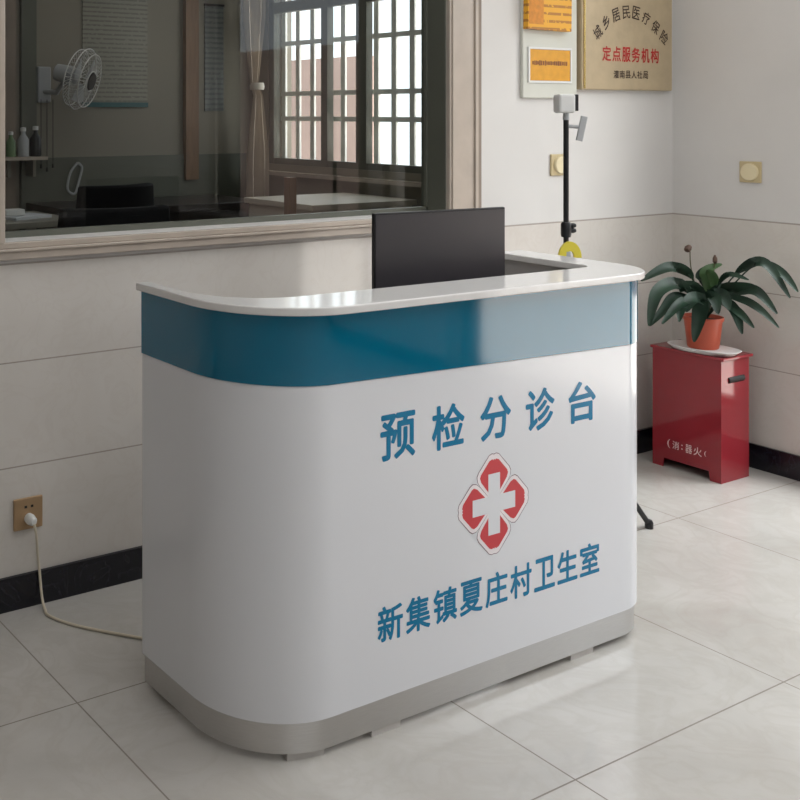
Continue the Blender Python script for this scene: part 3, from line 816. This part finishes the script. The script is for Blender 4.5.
for k in range(3):
    a0 = 2 * PI * k / 3
    rows = []
    for j in range(7):
        r_ = 0.03 + 0.12 * j / 6
        rows.append([bm.verts.new(hm @ Vector((r_ * math.cos(a0 + t_), r_ * math.sin(a0 + t_), 0.045 + 0.02 * (t_ - 0.5)))) for t_ in (0.0, 0.4 + 0.05 * j, 0.8 + 0.1 * j * (1 - j / 9))])
    for A_, B2 in zip(rows, rows[1:]):
        for q_ in range(2): bm.faces.new((A_[q_], A_[q_ + 1], B2[q_ + 1], B2[q_]))
obj('blades', bm, M['grey_plastic'], fn, smooth=True)
bm = nb(); lathe(bm, [(0, 0.115), (0.05, 0.11), (0.055, 0.095), (0, 0.095)], 20, hm); obj('badge_cap', bm, M['dark_hole'], fn, smooth=True)
for dx, dz in ((-0.03, -0.5), (0.01, -0.52), (0.05, -0.50)):
    bm = nb(); tube(bm, [(dx, -0.05, -0.1), (dx, -0.05, dz)], 0.0022, 6); lathe(bm, [(0, -0.02), (0.007, -0.015), (0.006, 0.008), (0, 0.012)], 10, Matrix.Translation((dx, -0.05, dz)))
    obj('pull_cord', bm, M['dark_hole'], fn, smooth=True)

# posters
po = thing('wall_poster', 'pale poster with teal edge strips and rows of print, beside the fan', 'poster', (3.29, OY1, 1.475))
obj('sheet', bx(-0.235, 0.235, -0.008, 0, 0.03, 0.70), M['poster_paper'], po)
obj('bottom_strip', bx(-0.238, 0.238, -0.012, 0, 0, 0.03), M['poster_teal'], po)
obj('top_strip', bx(-0.238, 0.238, -0.012, 0, 0.69, 0.75), M['poster_teal'], po)
po2 = thing('wall_poster', 'narrow grey notice with dark rows right of the brown wall post', 'poster', (4.045, OY1, 1.45))
obj('sheet', bx(-0.075, 0.075, -0.008, 0, 0, 0.70), M['poster_dark'], po2)
obj('hanging_rail', bx(-0.08, 0.08, -0.012, 0, 0.70, 0.715), M['dark_hole'], po2)

# tied curtain by the grille window
def curtain():
    t = thing('window_curtain', 'pale curtain gathered and tied beside the barred office window', 'curtain', (4.22, 5.62, 0.75))
    bm = nb(); rows = []
    for j in range(25):
        z = 1.75 * j / 24; pinch = 0.35 + 0.65 * min(1, abs(z - 0.86) / 0.45)
        rows.append([bm.verts.new((0.10 * pinch * (k / 24 - 0.5) * 1.6 + (-0.03 if z > .86 else 0.0), 0.03 * pinch * math.sin(k * 1.35) + 0.02, z)) for k in range(25)])
    for A_, B2 in zip(rows, rows[1:]):
        for k in range(24): bm.faces.new((A_[k], A_[k + 1], B2[k + 1], B2[k]))
    obj('drape', bm, M['curtain'], t, smooth=True)
    bm = nb(); lathe(bm, [(0.045, 0.84), (0.05, 0.86), (0.045, 0.885)], 16, Matrix.Translation((-0.01, 0.02, 0))); obj('tie_band', bm, M['cabinet_white'], t, smooth=True)
    bm = nb(); tube(bm, [(-0.16, 0.02, 1.76), (0.14, 0.02, 1.76)], 0.01, 10); obj('curtain_rail', bm, M['brown_wood'], t, smooth=True)
curtain()

# office chairs
def chair(label, loc, rz):
    t = thing('office_chair', label, 'chair', loc, rz, 'office chairs behind the glass')
    bm = nb(); nx, nz = 8, 10; W_, Hh = 0.25, 0.56
    def pt(i, j, s):
        x = W_ * (2 * i / nx - 1) * (1 - 0.12 * (j / nz) ** 2); z = 0.52 + Hh * j / nz
        y = 0.06 * (2 * i / nx - 1) ** 2 * -1 + 0.10 * (j / nz) + 0.02 * math.sin(PI * j / nz)
        return (x, y + s, z)
    G = [[[bm.verts.new(pt(i, j, s)) for i in range(nx + 1)] for j in range(nz + 1)] for s in (-0.03, 0.035)]
    for s in range(2):
        for j in range(nz):
            for i in range(nx): bm.faces.new((G[s][j][i], G[s][j][i + 1], G[s][j + 1][i + 1], G[s][j + 1][i]))
    ring = [(0, i) for i in range(nx + 1)] + [(j, nx) for j in range(1, nz + 1)] + [(nz, i) for i in range(nx - 1, -1, -1)] + [(j, 0) for j in range(nz - 1, 0, -1)]
    for (j, i), (j2, i2) in zip(ring, ring[1:] + ring[:1]):
        bm.faces.new((G[0][j][i], G[0][j2][i2], G[1][j2][i2], G[1][j][i]))
    obj('backrest', bm, M['black_fabric'], t, smooth=True, bevel=0.012)
    obj('seat', bx(-0.25, 0.25, -0.46, 0.03, 0.43, 0.51), M['black_fabric'], t, bevel=0.03, seg=3)
    for s in (-1, 1):
        bm = nb(); tube(bm, bez([(s * 0.25, -0.05, 0.47), (s * 0.30, -0.05, 0.55), (s * 0.30, -0.12, 0.68), (s * 0.30, -0.36, 0.67), (s * 0.28, -0.38, 0.55), (s * 0.25, -0.36, 0.47)], 5), 0.016, 8)
        obj('armrest', bm, M['black_plastic'], t, smooth=True)
    bm = nb(); tube(bm, [(0, -0.2, 0.08), (0, -0.2, 0.43)], 0.025, 12); obj('post', bm, M['steel'], t, smooth=True)
    bm = nb()
    for k in range(5):
        a = 2 * PI * k / 5; tube(bm, [(0, -0.2, 0.1), (0.28 * math.cos(a), -0.2 + 0.28 * math.sin(a), 0.065)], 0.018, 8, r2=0.012)
    bs = obj('star_base', bm, M['black_plastic'], t, smooth=True)
    for k in range(5):
        a = 2 * PI * k / 5
        bm = nb(); tube(bm, [(0.28 * math.cos(a) - 0.015, -0.2 + 0.28 * math.sin(a), 0.03), (0.28 * math.cos(a) + 0.015, -0.2 + 0.28 * math.sin(a), 0.03)], 0.03, 12)
        obj('caster', bm, M['black_plastic'], bs, smooth=True)
chair('black office chair in the dark office, its tall back facing the far wall poster', (2.61, 4.72, 0), PI + 0.15)
chair('black office chair just behind the office window sill, only its top edge showing', (2.0, 3.62, 0), PI - 0.1)

# dark desk with papers
sb = thing('office_desk', 'dark veneer office desk with raised front behind the office chairs', 'desk', (3.15, 4.95, 0))
obj('desk_top', bx(-0.75, 0.6, -0.3, 0.3, 0.86, 0.90), M['dark_wood'], sb, bevel=0.003)
obj('side_panel', bx(-0.73, -0.69, -0.28, 0.28, 0, 0.86), M['dark_wood'], sb); obj('side_panel', bx(0.54, 0.58, -0.28, 0.28, 0, 0.86), M['dark_wood'], sb)
obj('front_panel', bx(-0.69, 0.54, -0.26, -0.24, 0.1, 0.86), M['dark_wood'], sb)
sb.location = (3.40, 5.55, 0)
fc = thing('side_table', 'grey office table at the left end of the office window with papers on it', 'table', (2.03, 4.52, 0))
obj('table_top', bx(-0.32, 0.22, -0.15, 0.35, 0.92, 0.95), M['alu'], fc, bevel=0.003)
for sx in (-0.29, 0.19):
    for sy in (-0.12, 0.32): obj('leg', bx(sx - 0.02, sx + 0.02, sy - 0.02, sy + 0.02, 0, 0.92), M['alu'], fc)
pa = obj('paper_stack', bx(-0.11, 0.11, -0.08, 0.08, 0, 0.012), M['paper'], None, loc=(2.05, 4.56, 0.9505)); tag(pa, 'loose white papers at the left end of the office window', 'paper')
pa.rotation_euler[2] = 0.3
wb = obj('white_box', bx(-0.05, 0.05, -0.03, 0.03, 0, 0.03), M['white_plastic'], None, bevel=0.006, loc=(2.0, 4.56, 0.9635)); tag(wb, 'small white plastic box lying on the papers', 'box')

# shelf with bottles
sh = thing('wall_shelf', 'thin pale shelf on the office wall left of the fan', 'shelf', (2.62, OY1 - 0.03, 1.16))
obj('board', bx(-0.2, 0.12, -0.14, 0, 0, 0.02), M['trim_stone'], sh); obj('bracket', bx(-0.12, -0.1, -0.1, 0, -0.1, 0), M['alu'], sh); obj('bracket', bx(0.04, 0.06, -0.1, 0, -0.1, 0), M['alu'], sh)
def bottle(label, x, m, k):
    t = thing('bottle', label, 'bottle', (x, OY1 - 0.1, 1.1805), 0, 'bottles on the office wall shelf')
    bm = nb(); lathe(bm, [(0, 0), (0.03 * k, 0), (0.031 * k, 0.01), (0.031 * k, 0.09 * k), (0.012 * k, 0.12 * k), (0.012 * k, 0.135 * k), (0, 0.135 * k)], 18); obj('bottle_body', bm, m, t, smooth=True)
    bm = nb(); lathe(bm, [(0, 0.135 * k), (0.015 * k, 0.135 * k), (0.015 * k, 0.155 * k), (0, 0.157 * k)], 14); obj('cap', bm, M['white_plastic'], t, smooth=True)
bottle('green bottle at the left end of the office wall shelf', 2.53, M['green_plastic'], 0.95)
bottle('grey bottle in the middle of the office wall shelf', 2.61, M['grey_plastic'], 1.1)
bottle('black bottle at the fan end of the office wall shelf', 2.69, M['black_plastic'], 1.15)

# white cabinet under the grille window, wooden post
cb = thing('storage_cabinet', 'cream low storage cabinet standing under the barred office window', 'cabinet', (3.96, 4.62, 0))
obj('carcass', bx(-0.36, 0.34, -0.28, 0.28, 0.05, 0.93), M['cabinet_white'], cb, bevel=0.003)
obj('cabinet_top', bx(-0.38, 0.36, -0.3, 0.3, 0.93, 0.96), M['cabinet_white'], cb, bevel=0.003)
obj('plinth', bx(-0.33, 0.32, -0.25, 0.26, 0, 0.05), M['dark_hole'], cb)
for s in (-1, 1):
    dr = obj('door', bx(min(0, s * 0.33), max(0, s * 0.33), -0.295, -0.28, 0.08, 0.90), M['cabinet_white'], cb, bevel=0.002)
    obj('handle', bx(s * 0.03 - 0.006, s * 0.03 + 0.006, -0.315, -0.295, 0.45, 0.57), M['alu'], dr)
wpst = thing('wooden_stand', 'brown wooden post standing left of the cream office cabinet', 'stand', (3.34, 4.20, 0))
obj('post', bx(-0.023, 0.023, -0.023, 0.023, 0.02, 1.12), M['brown_wood'], wpst, bevel=0.004); obj('base', bx(-0.14, 0.14, -0.14, 0.14, 0, 0.02), M['brown_wood'], wpst, bevel=0.004)
kh = thing('hanging_strap', 'pale looped strap hanging on the office wall below the fan', 'strap', (2.99, OY1 - 0.016, 1.07))
bm = nb(); tube(bm, bez([(0.02, -0.01, 0.06), (-0.03, -0.012, 0.0), (-0.05, -0.012, -0.1), (0.0, -0.012, -0.13), (0.03, -0.012, -0.05), (0.05, -0.012, 0.03), (0.02, -0.01, 0.06)], 6), 0.008, 8); obj('strap', bm, M['grey_plastic'], kh, smooth=True)
bm = nb(); tube(bm, [(0.02, 0, 0.06), (0.02, -0.03, 0.06)], 0.006, 8); obj('hook', bm, M['steel'], kh, smooth=True)

for o in (c1, c2): o['group'] = 'yellow cards on the pale board'
for o in (po, po2): o['group'] = 'posters on the office wall'

# ------------------------------------------------------------------ LIGHT
w = bpy.data.worlds.new('sky'); bpy.context.scene.world = w; w.use_nodes = True
nt = w.node_tree; bg = nt.nodes['Background']
bg.inputs['Color'].default_value = (0.84, 0.92, 1.0, 1); bg.inputs['Strength'].default_value = 2.2

def area(name, loc, target, sx, sy, power, col=(1, 1, 1)):
    l = bpy.data.lights.new(name, 'AREA'); l.shape = 'RECTANGLE'; l.size = sx; l.size_y = sy; l.energy = power; l.color = col
    o = bpy.data.objects.new(name, l); C.objects.link(o); o.location = loc
    o.rotation_euler = (Vector(target) - Vector(loc)).to_track_quat('-Z', 'Y').to_euler(); return o
sun = bpy.data.lights.new('sun', 'SUN'); sun.energy = 24; sun.angle = math.radians(1.5)
so = bpy.data.objects.new('sun', sun); C.objects.link(so); so.location = (8, -6, 8)
so.rotation_euler = Vector((0.12, 0.62, -0.78)).to_track_quat('-Z', 'Y').to_euler()
area('doorway_light', (6.4, 0.33, 3.9), (3.0, 0.6, 0.6), 3.2, 2.2, 290, (0.97, 0.985, 1))
area('ceiling_fill', (2.5, 0.6, CEIL - 0.02), (2.5, 0.6, 0), 3.4, 3.6, 44, (0.97, 0.985, 1))  # added ambient fill under the ceiling, not a known fitting
area('front_fill', (1.2, Y0 + 0.05, 2.1), (1.2, 2, 0.8), 3.6, 1.2, 28, (0.95, 0.975, 1))  # added soft fill from behind the camera
area('office_window_light', (XR - 0.08, 5.03, 1.7), (2, 5.0, 0.9), 1.3, 1.0, 2.0)
area('office_ceiling_fill', (2.6, 4.4, CEIL - 0.02), (2.6, 4.4, 0), 1.6, 1.6, 6)  # added weak fill that lifts the whole office, no fitting known there

# ------------------------------------------------------------------ CAMERA
cam = bpy.data.cameras.new('camera'); co = bpy.data.objects.new('camera', cam); C.objects.link(co)
co.location = (0, 0, H); co.rotation_euler = (PI / 2, 0, -YAW)
cam.sensor_fit = 'HORIZONTAL'; cam.sensor_width = 36; cam.lens = F / 800 * 36
cam.shift_x = (400 - CX) / 800; cam.shift_y = -(400 - CY) / 800
cam.clip_start = 0.02
sc = bpy.context.scene; sc.camera = co
sc.view_settings.view_transform = 'Standard'; sc.view_settings.look = 'None'
sc.view_settings.exposure = 0.1
